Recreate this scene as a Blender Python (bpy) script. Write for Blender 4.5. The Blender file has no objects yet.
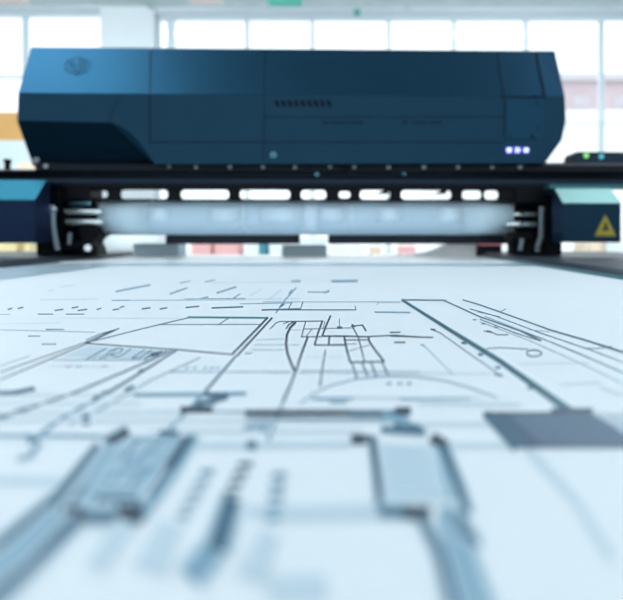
import bpy, bmesh, math, random
from mathutils import Vector, Matrix
random.seed(4)
S = bpy.context.scene
COL = S.collection

# ------------------------------------------------------------------ camera model
F = 600.0            # focal length in pixels
VX, VY = 350.0, 236.0
BED = 0.90           # height of the print bed
ZC = BED + 0.060     # lens height

def ray(px, py):
    return Vector(((px - VX) / F, 1.0, (VY - py) / F))
def at(px, py, Y):
    d = ray(px, py)
    return Vector((d.x * Y, Y, ZC + d.z * Y))
def on_bed(px, py, z=BED):
    Y = (ZC - z) * F / (py - VY)
    return Vector(((px - VX) / F * Y, Y, z))

# ------------------------------------------------------------------ materials
def mat(name, col, rough=0.5, metal=0.0, spec=0.5, noise=0.0, nscale=40.0, emit=None, estr=0.0, coat=0.0, bump=0.0):
    m = bpy.data.materials.new(name); m.use_nodes = True
    nt = m.node_tree; b = nt.nodes['Principled BSDF']
    b.inputs['Base Color'].default_value = (*col, 1)
    b.inputs['Roughness'].default_value = rough
    b.inputs['Metallic'].default_value = metal
    b.inputs['Specular IOR Level'].default_value = spec
    b.inputs['Coat Weight'].default_value = coat
    if noise > 0 or bump > 0:
        tc = nt.nodes.new('ShaderNodeTexCoord')
        n = nt.nodes.new('ShaderNodeTexNoise'); n.inputs['Scale'].default_value = nscale
        n.inputs['Detail'].default_value = 5
        nt.links.new(tc.outputs['Object'], n.inputs['Vector'])
        if noise > 0:
            r = nt.nodes.new('ShaderNodeValToRGB')
            r.color_ramp.elements[0].position = 0.3; r.color_ramp.elements[1].position = 0.7
            r.color_ramp.elements[0].color = (*[c * (1 - noise) for c in col], 1)
            r.color_ramp.elements[1].color = (*[min(1, c * (1 + noise)) for c in col], 1)
            nt.links.new(n.outputs['Fac'], r.inputs['Fac'])
            nt.links.new(r.outputs['Color'], b.inputs['Base Color'])
        if bump > 0:
            bp = nt.nodes.new('ShaderNodeBump'); bp.inputs['Strength'].default_value = bump
            bp.inputs['Distance'].default_value = 0.002
            nt.links.new(n.outputs['Fac'], bp.inputs['Height'])
            nt.links.new(bp.outputs['Normal'], b.inputs['Normal'])
    if emit:
        b.inputs['Emission Color'].default_value = (*emit, 1)
        b.inputs['Emission Strength'].default_value = estr
    return m

def glass_mat(name):
    m = bpy.data.materials.new(name); m.use_nodes = True
    nt = m.node_tree; nt.nodes.clear()
    o = nt.nodes.new('ShaderNodeOutputMaterial'); mx = nt.nodes.new('ShaderNodeMixShader')
    t = nt.nodes.new('ShaderNodeBsdfTransparent'); g = nt.nodes.new('ShaderNodeBsdfGlossy')
    t.inputs['Color'].default_value = (0.97, 0.99, 1, 1); g.inputs['Roughness'].default_value = 0.02
    mx.inputs['Fac'].default_value = 0.06
    nt.links.new(t.outputs[0], mx.inputs[1]); nt.links.new(g.outputs[0], mx.inputs[2])
    nt.links.new(mx.outputs[0], o.inputs['Surface'])
    return m

M = {}
M['paper'] = mat('paper', (0.595, 0.635, 0.672), 0.55, noise=0.012, nscale=6, spec=0.3)
M['ink_dark'] = mat('ink_dark', (0.012, 0.035, 0.060), 0.55)
M['ink_mid'] = mat('ink_mid', (0.036, 0.100, 0.155), 0.55)
M['ink_light'] = mat('ink_light', (0.150, 0.275, 0.365), 0.5)
M['ink_pale'] = mat('ink_pale', (0.42, 0.515, 0.58), 0.45)
M['ink_soft'] = mat('ink_soft', (0.255, 0.375, 0.455), 0.5)
M['ink_violet'] = mat('ink_violet', (0.055, 0.078, 0.125), 0.5)
M['ink_teal'] = mat('ink_teal', (0.03, 0.16, 0.19), 0.5)
M['aluminium'] = mat('aluminium', (0.42, 0.54, 0.62), 0.35, 0.5, noise=0.05, nscale=15)
M['rail'] = mat('rail_black', (0.011, 0.019, 0.032), 0.42, 0.1, noise=0.1)
M['bed_glare'] = mat('bed_glare_white', (0.92, 0.95, 0.96), 0.3, 0.0, spec=.7)  # white stands in for window glare on the bed
M['rail_edge'] = mat('rail_edge', (0.05, 0.17, 0.20), 0.35, 0.5)
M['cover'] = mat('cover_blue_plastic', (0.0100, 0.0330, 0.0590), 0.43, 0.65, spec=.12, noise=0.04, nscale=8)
M['cover_cap_shaded'] = mat('cover_cap_shaded', (0.0030, 0.0130, 0.0250), 0.40, 0.3, spec=.1, noise=0.04, nscale=8)  # darker copy of the cover colour, shade of the downward tilt painted in
M['cover_panel'] = mat('cover_panel', (0.0095, 0.0380, 0.0700), 0.4, 0.5, spec=.12)
M['seam'] = mat('seam_black', (0.0010, 0.004, 0.009), 0.8, spec=.15)
M['groove'] = mat('groove', (0.0040, 0.0170, 0.0350), 0.7, spec=.1)
M['black'] = mat('black_plastic', (0.0022, 0.0034, 0.0060), 0.5, spec=.1, noise=0.1)
M['beam'] = mat('beam_black', (0.0040, 0.0070, 0.0120), 0.45, 0.2, spec=.12, noise=0.08)
M['beam_blue'] = mat('beam_blue_black', (0.010, 0.022, 0.042), 0.4, 0.4, spec=.15, noise=0.08)
M['housing_l'] = mat('housing_navy', (0.0090, 0.0180, 0.0430), 0.38, 0.4, spec=.12)
M['housing_r'] = mat('housing_slate', (0.0085, 0.0240, 0.0440), 0.38, 0.4, spec=.12)
M['hood_l'] = mat('hood_steel_blue', (0.012, 0.055, 0.078), 0.42, 0.6, spec=.12)
M['hood_r'] = mat('hood_mint', (0.15, 0.29, 0.285), 0.4, 0.6, spec=.2)
M['plate_teal'] = mat('plate_teal', (0.03, 0.11, 0.13), 0.4, 0.5, spec=.2)
M['roller'] = mat('roller_pale_blue', (0.46, 0.63, 0.76), 0.45, noise=0.02, nscale=4)
M['roller_end'] = mat('roller_end', (0.52, 0.69, 0.80), 0.45)
M['pale_patch'] = mat('roller_pale_patch', (0.58, 0.75, 0.88), 0.45)
M['steel'] = mat('steel', (0.80, 0.90, 0.93), 0.25, 0.8)
M['steel_grey'] = mat('steel_grey', (0.34, 0.42, 0.47), 0.35, 0.7, noise=0.1)
M['screw'] = mat('screw_steel', (0.40, 0.46, 0.52), 0.3, 0.8)
M['screw_teal'] = mat('screw_teal', (0.14, 0.36, 0.45), 0.3, 0.7)
M['yellow'] = mat('sign_yellow', (0.30, 0.25, 0.006), 0.5)
M['sign_edge'] = mat('sign_edge', (0.10,0.11,0.012), 0.5)
M['sign_glyph'] = mat('sign_glyph', (0.045, 0.04, 0.004), 0.6)
M['led_white'] = mat('led_white', (0.5, 0.6, 0.9), 0.4, emit=(0.80, 0.88, 1.0), estr=.46)
M['led_blue'] = mat('led_blue', (0.01, 0.01, 0.3), 0.4, emit=(0.0, 0.003, 0.30), estr=.42)
M['led_green'] = mat('led_green', (0.1, 0.5, 0.1), 0.4, emit=(0.25, 0.75, 0.16), estr=.36)
M['led_cyan'] = mat('led_cyan', (0.05, 0.3, 0.4), 0.4, emit=(0.04, 0.36, 0.45), estr=.32)
M['led_pink'] = mat('led_pink', (0.5, 0.15, 0.2), 0.4, emit=(0.75, 0.30, 0.33), estr=.36)
M['wall'] = mat('wall_paint', (0.82, 0.85, 0.88), 0.8, noise=0.02, nscale=3)
M['pier'] = mat('pier_paint', (0.92, 0.95, 0.96), 0.8, noise=0.02, nscale=3)
M['ceiling'] = mat('ceiling_paint', (0.62, 0.68, 0.71), 0.9, noise=0.03, nscale=2)
M['floor'] = mat('floor_vinyl', (0.42, 0.47, 0.50), 0.5, noise=0.05, nscale=2)
M['frame'] = mat('window_aluminium', (0.80, 0.86, 0.90), 0.5, 0.0)
M['head_frame'] = mat('window_head', (0.80, 0.86, 0.90), 0.5)
M['glass'] = glass_mat('window_glass')
M['duct'] = mat('duct_zinc', (0.50, 0.57, 0.59), 0.45, 0.4, noise=0.12, nscale=4)
M['duct_pink'] = mat('duct_pink', (0.72, 0.60, 0.58), 0.6)
M['green'] = mat('sign_green', (0.10, 0.50, 0.38), 0.5)
M['lamp'] = mat('lamp_diffuser', (0.9, 0.9, 0.9), 0.5, emit=(0.80, 0.95, 1.0), estr=8)
M['lamp_frame'] = mat('lamp_frame', (0.8, 0.8, 0.8), 0.5)
M['cabinet'] = mat('cabinet_white', (0.74, 0.82, 0.82), 0.5)
M['card_orange'] = mat('cardboard_orange', (0.72, 0.40, 0.14), 0.8, noise=0.06, nscale=5)
M['card_beige'] = mat('cardboard_beige', (0.90, 0.72, 0.55), 0.8, noise=0.04, nscale=5)
M['card_gold'] = mat('cardboard_gold', (0.80, 0.66, 0.36), 0.8, noise=0.04, nscale=5)
M['tape'] = mat('parcel_tape', (0.55, 0.33, 0.12), 0.4)
M['pink'] = mat('carton_pink', (0.95, 0.52, 0.50), 0.7, noise=0.03)
M['white'] = mat('white_card', (0.92, 0.95, 0.96), 0.6)
M['grey'] = mat('grey_card', (0.48, 0.60, 0.66), 0.6, noise=0.03)
M['teal'] = mat('teal_card', (0.05, 0.30, 0.38), 0.6)
M['crossbar'] = mat('crossbar_navy', (0.006, 0.010, 0.026), 0.5, 0.1)
M['table_top'] = mat('table_top', (0.80, 0.84, 0.85), 0.5)
M['house_pink'] = mat('house_render', (0.62, 0.50, 0.53), 0.9, noise=0.08, nscale=0.6)
M['house_white'] = mat('house_white', (0.96, 0.95, 0.93), 0.9)
M['house_roof'] = mat('house_roof', (0.60, 0.56, 0.60), 0.9)
M['ground'] = mat('ground_paving', (0.7, 0.72, 0.72), 0.9, noise=0.05, nscale=1)

for k, c in (('cover', (.16,.62,.9)), ('cover_cap_shaded', (.16,.62,.9)), ('cover_panel', (.16,.62,.9)), ('hood_l', (.15,.65,.9)), ('housing_l', (.2,.45,1)), ('housing_r', (.2,.55,1))):
    M[k].node_tree.nodes['Principled BSDF'].inputs['Specular Tint'].default_value = (*c, 1)
# ------------------------------------------------------------------ builders
def tag(o, label=None, cat=None, group=None, kind=None):
    if label: o['label'] = label
    if cat: o['category'] = cat
    if group: o['group'] = group
    if kind: o['kind'] = kind
    return o
def empty(name, loc, rz=0.0):
    o = bpy.data.objects.new(name, None); COL.objects.link(o)
    o.location = loc; o.rotation_euler = (0, 0, rz); o.empty_display_size = 0.05
    return o
def mesh(name, bm, mats, parent=None, bevel=0.0, smooth=False, recalc=True):
    if recalc: bmesh.ops.recalc_face_normals(bm, faces=bm.faces)
    me = bpy.data.meshes.new(name); bm.to_mesh(me); bm.free()
    if not isinstance(mats, (list, tuple)): mats = [mats]
    for m in mats: me.materials.append(m)
    o = bpy.data.objects.new(name, me); COL.objects.link(o)
    if smooth:
        for p in me.polygons: p.use_smooth = True
    if bevel > 0:
        b = o.modifiers.new('bevel', 'BEVEL'); b.width = bevel; b.segments = 2
        b.limit_method = 'ANGLE'; b.angle_limit = math.radians(28)
    if parent: o.parent = parent
    return o
def box(bm, lo, hi, mi=0):
    x0, y0, z0 = lo; x1, y1, z1 = hi
    v = [bm.verts.new(p) for p in ((x0,y0,z0),(x1,y0,z0),(x1,y1,z0),(x0,y1,z0),(x0,y0,z1),(x1,y0,z1),(x1,y1,z1),(x0,y1,z1))]
    for f in ((0,3,2,1),(4,5,6,7),(0,1,5,4),(1,2,6,5),(2,3,7,6),(3,0,4,7)):
        bm.faces.new([v[i] for i in f]).material_index = mi
def prism_x(bm, prof, x0, x1, mi=0):
    """profile [(y,z)] extruded along x"""
    a = [bm.verts.new((x0, y, z)) for y, z in prof]; b = [bm.verts.new((x1, y, z)) for y, z in prof]
    n = len(prof)
    for i in range(n):
        bm.faces.new((a[i], a[(i+1)%n], b[(i+1)%n], b[i])).material_index = mi
    bm.faces.new(a[::-1]).material_index = mi; bm.faces.new(b).material_index = mi
def prism_y(bm, poly, y0, y1, mi=0):
    """polygon [(x,z)] extruded along y"""
    a = [bm.verts.new((x, y0, z)) for x, z in poly]; b = [bm.verts.new((x, y1, z)) for x, z in poly]
    n = len(poly)
    for i in range(n):
        bm.faces.new((a[i], a[(i+1)%n], b[(i+1)%n], b[i])).material_index = mi
    bm.faces.new(a[::-1]).material_index = mi; bm.faces.new(b).material_index = mi
def cyl(bm, p0, p1, r, seg=24, mi=0, r1=None):
    p0, p1 = Vector(p0), Vector(p1); d = (p1 - p0).normalized()
    u = d.orthogonal().normalized(); w = d.cross(u)
    r1 = r if r1 is None else r1
    a, b = [], []
    for i in range(seg):
        t = 2 * math.pi * i / seg; o = u * math.cos(t) + w * math.sin(t)
        a.append(bm.verts.new(p0 + o * r)); b.append(bm.verts.new(p1 + o * r1))
    for i in range(seg):
        f = bm.faces.new((a[i], a[(i+1)%seg], b[(i+1)%seg], b[i])); f.material_index = mi; f.smooth = True
    bm.faces.new(a[::-1]).material_index = mi; bm.faces.new(b).material_index = mi
def tube(bm, pts, r, seg=10, mi=0):
    pts = [Vector(p) for p in pts]; rings = []
    for i, p in enumerate(pts):
        d = (pts[min(i+1, len(pts)-1)] - pts[max(i-1, 0)]).normalized()
        u = d.cross(Vector((0, 1, 0.01))).normalized(); w = d.cross(u)
        rings.append([bm.verts.new(p + (u*math.cos(2*math.pi*k/seg) + w*math.sin(2*math.pi*k/seg))*r) for k in range(seg)])
    for a, b in zip(rings, rings[1:]):
        for k in range(seg):
            f = bm.faces.new((a[k], a[(k+1)%seg], b[(k+1)%seg], b[k])); f.smooth = True; f.material_index = mi
    bm.faces.new(rings[0][::-1]); bm.faces.new(rings[-1])
def torus_y(bm, c, R, r, n=20, m=8, mi=0):
    rings = []
    for i in range(n):
        t = 2*math.pi*i/n
        rings.append([bm.verts.new((c[0] + (R + r*math.cos(s))*math.cos(t), c[1] + r*math.sin(s), c[2] + (R + r*math.cos(s))*math.sin(t)))
                      for s in [2*math.pi*k/m for k in range(m)]])
    for i in range(n):
        a, b = rings[i], rings[(i+1)%n]
        for k in range(m):
            f = bm.faces.new((a[k], a[(k+1)%m], b[(k+1)%m], b[k])); f.smooth = True; f.material_index = mi

# ================================================================== SETTING
WY = 8.0
def wx(px): return (px - VX) / F * WY
def wz(py): return ZC + (VY - py) / F * WY
XL, XR, YB, CZ = -7.5, 7.5, -4.0, 4.45
bm = bmesh.new(); box(bm, (XL, YB, -0.1), (XR, WY + 0.3, 0.0)); tag(mesh('floor', bm, M['floor']), kind='structure')
bm = bmesh.new(); box(bm, (XL, YB, CZ), (XR, WY + 0.3, CZ + 0.12)); tag(mesh('ceiling', bm, M['ceiling']), kind='structure')
bm = bmesh.new(); box(bm, (XL - 0.15, YB, 0), (XL, WY + 0.3, CZ)); tag(mesh('wall_left', bm, M['wall']), kind='structure')
bm = bmesh.new(); box(bm, (XR, YB, 0), (XR + 0.15, WY + 0.3, CZ)); tag(mesh('wall_right', bm, M['wall']), kind='structure')
SILL = 0.35
zt_l, zt_r = wz(10.5), wz(14)
bm = bmesh.new()                                   # window wall: header, apron, pier, corners
p0, p1 = wx(104), wx(154)
box(bm, (XL, WY, zt_l), (p0, WY + 0.3, CZ)); box(bm, (p0, WY, SILL), (p1, WY + 0.3, CZ), 1)
box(bm, (p1, WY, zt_r), (XR, WY + 0.3, CZ)); box(bm, (XL, WY, 0), (XR, WY + 0.3, SILL))
box(bm, (p0 - 0.01, WY - 0.12, 0), (p1 + 0.03, WY - 0.0005, CZ - 0.001), 1)
tag(mesh('wall_back', bm, [M['wall'], M['pier']], bevel=0.01), kind='structure')

def window(n, x0, x1, z1, mull, transoms, head):
    bm = bmesh.new()
    fy0, fy1 = WY + 0.06, WY + 0.14
    box(bm, (x0, fy0, SILL), (x0 + 0.05, fy1, z1)); box(bm, (x1 - 0.05, fy0, SILL), (x1, fy1, z1))
    box(bm, (x0 + .05, fy0, SILL), (x1 - .05, fy1, SILL + 0.05))
    box(bm, (x0 + .05, fy0 - 0.04, z1 - head), (x1 - .05, fy1, z1))
    for m_, w in mull:
        box(bm, (m_ - w/2, fy0, SILL + .05), (m_ + w/2, fy1, z1 - head))
    for t, a, b in transoms:
        box(bm, (a, fy0 + .01, t - 0.02), (b, fy1 - .01, t + 0.02))
    root = tag(mesh('window_%d' % n, bm, M['frame'], bevel=0.004), kind='structure')
    bm = bmesh.new(); box(bm, (x0 + .02, WY + .095, SILL + .02), (x1 - .02, WY + .101, z1 - .02))
    mesh('pane', bm, M['glass'], root)
    return root
window(1, XL, p0, zt_l, [(wx(22), .07), (wx(-60), .07), (wx(-140), .07)], [(wz(75), XL + .05, wx(22))], 0.05)
window(2, p1, XR, zt_r, [(wx(x), w) for x, w in ((169, .10), (246, .05), (312, .05), (389, .05), (455, .05), (528, .05), (604, .06), (690, .06), (780, .06))],
       [], 0.05)
# projecting head trim above the windows, just inside the wall
bm = bmesh.new(); box(bm, (p1 + .032, WY - 0.05, wz(13.5)), (XR, WY - .0005, wz(7)))
tag(mesh('trim_1', bm, M['head_frame'], bevel=.005), kind='structure')
bm = bmesh.new(); box(bm, (XL, WY - 0.05, wz(10.5)), (p0 - .012, WY - .0005, wz(6)))
tag(mesh('trim_2', bm, M['head_frame'], bevel=.005), kind='structure')
# outside
bm = bmesh.new(); box(bm, (-60, WY + 0.4, -0.3), (60, 70, -0.2)); tag(mesh('ground', bm, M['ground']), kind='structure')

def building(name, label, Y, px0, px1, ytop, body, roofm, depth, windows):
    x0, x1 = (px0 - VX)/F*Y, (px1 - VX)/F*Y; zt = ZC + (VY - ytop)/F*Y
    r = tag(empty(name, ((x0+x1)/2, Y + depth/2, -0.2)), label, 'building')
    ox, oy, oz = r.location
    bm = bmesh.new(); box(bm, (x0-ox, -depth/2, 0), (x1-ox, depth/2, zt+.2)); mesh('wall', bm, body, r)
    bm = bmesh.new(); box(bm, (x0-ox-.3, -depth/2-.3, zt+.2), (x1-ox+.3, depth/2+.3, zt+.5)); mesh('roof', bm, roofm, r)
    for (a, b, c, d) in windows:
        bm = bmesh.new()
        box(bm, ((a-VX)/F*Y-ox, -depth/2-.05, ZC+(VY-d)/F*Y+.2), ((b-VX)/F*Y-ox, -depth/2-.002, ZC+(VY-c)/F*Y+.2))
        mesh('window', bm, M['house_roof'], r)
    return r
building('office_building', 'pale pinkish building outside the windows to the right of the printer', 26, 480, 760, 82, M['house_pink'], M['house_roof'], 8,
         [(572, 590, 96, 108), (612, 632, 96, 108), (650, 668, 96, 108)])
building('annex_building', 'low white annex outside in front of the pinkish building', 18, 440, 760, 122, M['house_white'], M['house_white'], 5, [])

# ceiling duct, sign
r = tag(empty('ceiling_duct', (0, 6.2, CZ)), 'grey metal ventilation duct hung across the room before the windows', 'duct')
dz1 = ZC + (VY + 22)/F*6.2 - CZ; dz0 = ZC + (VY - 7)/F*6.55 - CZ
bm = bmesh.new(); box(bm, (-7.0, -.15, dz0), (7.0, .35, dz1)); mesh('duct_body', bm, M['duct'], r, bevel=.02)
for x in (-5, -2.2, 0.6, 3.4, 6):
    bm = bmesh.new(); box(bm, (x, -.17, dz0 - .015), (x + .05, .37, dz1 + .015)); mesh('flange', bm, M['duct'], r)
    bm = bmesh.new(); cyl(bm, (x + .025, .1, dz1), (x + .025, .1, 0), .012, 8); mesh('hanger_rod', bm, M['steel_grey'], r)
def hanging_sign(px0, px1, py1, m, label):
    Y = 5.8; a = at(px0, 0, Y); b = at(px1, py1, Y)
    r = tag(empty('hanging_sign', ((a.x + b.x)/2, Y, b.z)), label, 'sign')
    w = (b.x - a.x)/2
    bm = bmesh.new(); box(bm, (-w, -.02, 0), (w, .02, .16)); mesh('sign_board', bm, m, r, bevel=.004)
    for sx in (-.8, .8):
        bm = bmesh.new(); cyl(bm, (sx*w, 0, .16), (sx*w, 0, CZ - b.z), .005, 8); mesh('hanger_wire', bm, M['steel_grey'], r)
hanging_sign(268, 302, 6, M['green'], 'green hanging sign above the windows, near the top edge')
hanging_sign(0, 28, 4, M['duct_pink'], 'pinkish hanging board at the top left over the window')
hanging_sign(190, 222, 4, M['duct_pink'], 'pinkish hanging board left of the green sign')
bm = bmesh.new(); a = at(354, 15.5, WY - .053); b = at(360, 9, WY - .053)
box(bm, (a.x, a.y - .004, a.z), (b.x, a.y + .001, b.z))
tag(mesh('sticker', bm, M['green']), 'small green sticker on the frame above the windows', 'sticker')

# ceiling lights: over the printer ends, plus others added to brighten sheet and pier
def lamp(x0, x1, y0, y1, label, power=8):
    k = 'lamp_%d' % power
    if k not in M: M[k] = mat('lamp_diffuser', (0.9, 0.9, 0.9), 0.5, emit=(0.84, 0.95, 1.0), estr=power)
    r = tag(empty('ceiling_light', ((x0+x1)/2, (y0+y1)/2, CZ - .06)), label, 'lamp', 'ceiling lights')
    hx, hy = (x1-x0)/2, (y1-y0)/2
    bm = bmesh.new()
    for a in (((-hx-.03, -hy-.03, 0), (-hx, hy+.03, .06)), ((hx, -hy-.03, 0), (hx+.03, hy+.03, .06)),
              ((-hx, -hy-.03, 0), (hx, -hy, .06)), ((-hx, hy, 0), (hx, hy+.03, .06))): box(bm, *a)
    mesh('lamp_frame', bm, M['lamp_frame'], r)
    bm = bmesh.new(); box(bm, (-hx, -hy, .02), (hx, hy, .06)); mesh('diffuser', bm, M[k], r)
lamp(-2.9, -1.5, 1.3, 2.3, 'flat square ceiling light above the left end of the printer', 13)
lamp(-4.6, -3.1, -0.2, 1.0, 'added fill light panel under the ceiling, left of the print bed', 6)  # unseen lamp added to brighten the sheet
lamp(2.9, 4.4, 0.2, 1.4, 'added fill light panel under the ceiling, right of the print bed', 6)  # its unseen counterpart, also added to brighten the sheet
lamp(-4.2, -2.4, 5.7, 6.2, 'added long fill light under the ceiling, brightening the pier between the windows', 7)  # unseen lamp added to lighten pier and header
lamp(1.2, 3.0, 5.7, 6.2, 'added long fill light under the ceiling near the right hand windows', 7)  # second unseen lamp added for the window wall
lamp(1.7, 2.9, 2.4, 3.2, 'flat ceiling light above the right end of the printer', 6)

# ================================================================== PRINTER BED
RL, RR = -0.656, 0.382        # inner faces of the rails
Y0, Y1 = -0.5, 1.895
bed = tag(empty('flatbed_table', (0, 0.7, 0)), 'long pale metal print bed with black side rails under the drawing', 'printer bed')
def bedmesh(name, bm, m, **k):
    bmesh.ops.translate(bm, verts=bm.verts, vec=(0, -0.7, 0)); return mesh(name, bm, m, bed, **k)
bm = bmesh.new(); box(bm, (RL - .42, Y0, BED - .05), (RR + .42, Y1, BED)); bedmesh('bed_plate', bm, M['aluminium'], bevel=.002)
RH = 0.012
for s, xi, xo in ((-1, RL, RL - .42), (1, RR, RR + .42)):
    bm = bmesh.new()
    prof = [(xi, 0.0002), (xi, RH*.6), (xi + s*.012, RH), (xo, RH), (xo, 0.0002)]
    prism_y(bm, [(x, BED + z) for x, z in prof], Y0, Y1)
    rail = bedmesh('side_rail', bm, M['rail'])
    if s > 0:
        bm = bmesh.new(); box(bm, (xi - .007, Y0, BED + .0002), (xi - .0002, Y1, BED + .0045))
        e = mesh('rail_edge', bm, M['rail_edge'], rail)
        bm2 = e.data; 
        for v in bm2.vertices: v.co.y -= 0.7
for x in (RL - .34, RR + .34):
    for y in (Y0 + .1, Y1 - .1):
        bm = bmesh.new(); box(bm, (x - .04, y - .04, 0), (x + .04, y + .04, BED - .05)); bedmesh('leg', bm, M['rail'], bevel=.004)
bm = bmesh.new(); box(bm, (RL - .3, .6, .3), (RR + .3, .68, .36)); box(bm, (RL - .34, Y0+.14, .3), (RL - .28, Y1 - .14, .36)); box(bm, (RR + .28, Y0+.14, .3), (RR + .34, Y1 - .14, .36))
bedmesh('stretcher', bm, M['rail'])
# white strip added under and beyond the gantry, window glare put into its colour
bm = bmesh.new(); box(bm, (RL + .002, 1.345, BED + .0002), (RR - .009, Y1 - .002, BED + .0012)); bedmesh('bed_glare', bm, M['bed_glare'])

# ================================================================== DRAWING SHEET
PX0, PX1, PY0, PY1 = -0.467, 0.366, -0.35, 1.17
PT = 0.0006
bm = bmesh.new(); box(bm, (PX0, PY0, BED + .0001), (PX1, PY1, BED + PT))
INK = ['paper', 'ink_dark', 'ink_mid', 'ink_light', 'ink_pale', 'ink_violet', 'ink_teal', 'ink_soft']
cnt = [0]
def quad(pts, mi):
    cnt[0] += 1
    z = BED + PT + 0.00006 + cnt[0] * 4e-7
    vs = []
    for x, y in pts:
        w = on_bed(x, y, BED + PT); w.z = z; vs.append(bm.verts.new(w))
    try: bm.faces.new(vs).material_index = mi
    except ValueError: pass
def st(pts, w=1.5, mi=1, w1=None, core=True):
    """one pen stroke: polyline, width"""
    w1 = w if w1 is None else w1
    n = len(pts)
    if core and w >= 6.5 and sum(p[1] for p in pts)/n > 428 and mi in (1, 2, 3):
        st(pts, w*1.45, 4, w1*1.45, False); st(pts, w*1.12, 7, w1*1.12, False)
        st(pts, w*.8, mi, w1*.8, False); return
    for i in range(n - 1):
        a, b = Vector(pts[i]), Vector(pts[i+1]); d = (b - a)
        if d.length < 1e-6: continue
        d.normalize(); p = Vector((-d.y, d.x))
        wa = w + (w1 - w)*i/(n-1); wb = w + (w1 - w)*(i+1)/(n-1)
        e = d * 0.25 * min(wa, 3)
        quad([a - e + p*wa/2, b + e + p*wb/2, b + e - p*wb/2, a - e - p*wa/2], mi)
def arc(c, rx, ry, a0, a1, w, mi, n=16):
    st([(c[0] + rx*math.cos(math.radians(a0 + (a1-a0)*i/n)), c[1] + ry*math.sin(math.radians(a0 + (a1-a0)*i/n))) for i in range(n+1)], w, mi)
D, MD, LT, PL, VI, TE, SO = 1, 2, 3, 4, 5, 6, 7
# --- far part of the sheet
st([(112,300.5),(245,299.5)], 1.3, LT); st([(185,299.5),(245,299)], 1.6, MD)
st([(116,291.5),(150,285)], 2, LT); st([(170,294),(187,288)], 1.8, LT); st([(195,300),(208,297)], 1.5, LT); st([(217,293),(236,287)], 1.8, LT)
st([(232,299),(240,294)], 1.3, LT); st([(180,283),(190,281)], 1.2, LT); st([(205,282),(215,280)], 1.2, LT)
st([(40,300),(98,299)], 1.2, PL); st([(130,300),(300,299)], 1, PL); st([(60,287),(75,285)], 1.5, PL); st([(48,291),(54,290)], 1.5, PL)
for x0, x1, y in ((8,12,309),(18,23,308),(55,63,310),(72,78,307.5),(78,87,310),(97,101,309),(113,119,309.5),(120,124,307),(142,150,308.5),(160,167,308.5),(186,199,307),(212,243,307.5),(262,300,309.5)):
    st([(x0,y+.6),(x1,y-.6)], 1.5, MD)
for x0, x1, y in ((38,53,314.2),(66,84,314.2),(46,64,329.6),(28,40,336.2),(42,56,344.2)):
    st([(x0,y),(x1,y)], 1.1, MD)
st([(0,330),(95,332.3)], .8, LT); st([(0,314.5),(10,314.5)], .8, LT); st([(60,318),(180,318.5)], .7, PL); st([(0,324),(60,323)], .6, PL)
st([(0,372.5),(86,342.2),(112,330.5)], 1.0, D); st([(0,380),(86,344.2),(119,328.5)], 1.2, D)
st([(86,340),(100,334),(119,328.8)], .9, MD); st([(0,366),(30,356)], .8, LT)
st([(86,343),(160,324.5),(188,318)], 1.1, MD); st([(86,343.5),(180,350),(232,354.6)], 1.3, D)
st([(160,324.6),(262,324.6)], .8, MD); st([(188,317.4),(268,318)], 2.0, TE); st([(218,325),(229,318)], .9, MD)
st([(232,354.5),(267.5,318)], 2.1, D); st([(237,356),(272,318)], 1.9, D)
st([(236,356),(205,392)], 2, MD, 3); st([(205,392),(150,450)], 3, LT, 5)
st([(245,353.5),(252,353)], .9, MD); st([(254,345),(300,345)], .6, LT); st([(252,350),(286,350)], .6, LT); st([(256,340),(284,339)], .5, LT)
st([(170,372),(290,372)], 1.1, LT); st([(300,371),(420,372)], .9, LT)
for x in (185, 193, 203, 210, 216): st([(x,368.5),(x+4,367.5)], 1.3, LT)
# --- sharp detail in the middle
st([(295.5,322.5),(290,328),(286.8,335),(286,344),(287.5,354),(291,363.5),(295.3,372.5)], 2.4, D)
st([(295.3,373),(301,355),(307.5,337.5)], 2.1, D); st([(295,373),(290,386),(283,402)], 2.2, MD, 3); st([(283,402),(268,440)], 3, LT, 4)
st([(272,327.5),(276,323),(280,321.6),(322,321.2)], .9, D); st([(270,329),(273,326)], .9, MD)
st([(293,322),(288.5,325),(286,329)], 1.4, D); st([(283,324),(290,321.5)], .8, D)
st([(322.4,321),(318,333),(314.6,345)], 1.8, D); st([(325,321.5),(323,328)], .8, D)
st([(330.5,316),(326,326),(322.2,336)], 1.8, D)
st([(322,336.3),(345,336.3),(368,337)], 1.6, D); st([(368,336.8),(395,335.4),(416,337),(432,337.6)], 1.3, D)
st([(314.5,345.2),(346,345.2)], 1.3, D); st([(329.4,336),(328.6,345.4)], 1.8, D)
st([(344.2,337),(346.5,349),(350.2,362.4)], 2.0, D); st([(350,362.5),(384,361.8)], 1.6, D); st([(384,361.6),(375,350),(369.5,342),(368.3,336.5)], 1.9, D)
st([(345,340.2),(368.5,340)], 1.2, D); st([(352,326),(358.5,338),(361.5,350),(364.5,362)], 1.3, D)
st([(351,326.4),(362.6,325.2)], 1.2, D); st([(362.2,325),(366,331)], 1.7, D); st([(352,324.5),(355,327)], 1.4, D)
st([(339.4,319),(339.4,329)], .8, MD); st([(337.5,327.8),(341.5,327.8)], 2.6, MD)
st([(304,329.2),(352,328)], .8, MD); st([(301.4,337),(322,336.8)], 1.0, D); st([(301.4,337),(305.5,322)], 1.0, D); st([(312,329),(306,337)], .7, D)
st([(325,345),(357,344)], .7, MD); st([(346,352),(372,344.5)], .6, MD)
for a, b in (((352,363),(356.5,378)),((362,363),(367.5,376)),((371,363),(376,376)),((382,362.5),(388,375))): st([a, b], 1.4, MD, 2.2)
st([(325.5,350),(322,370),(320,386)], 1.2, MD, 2)
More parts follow.
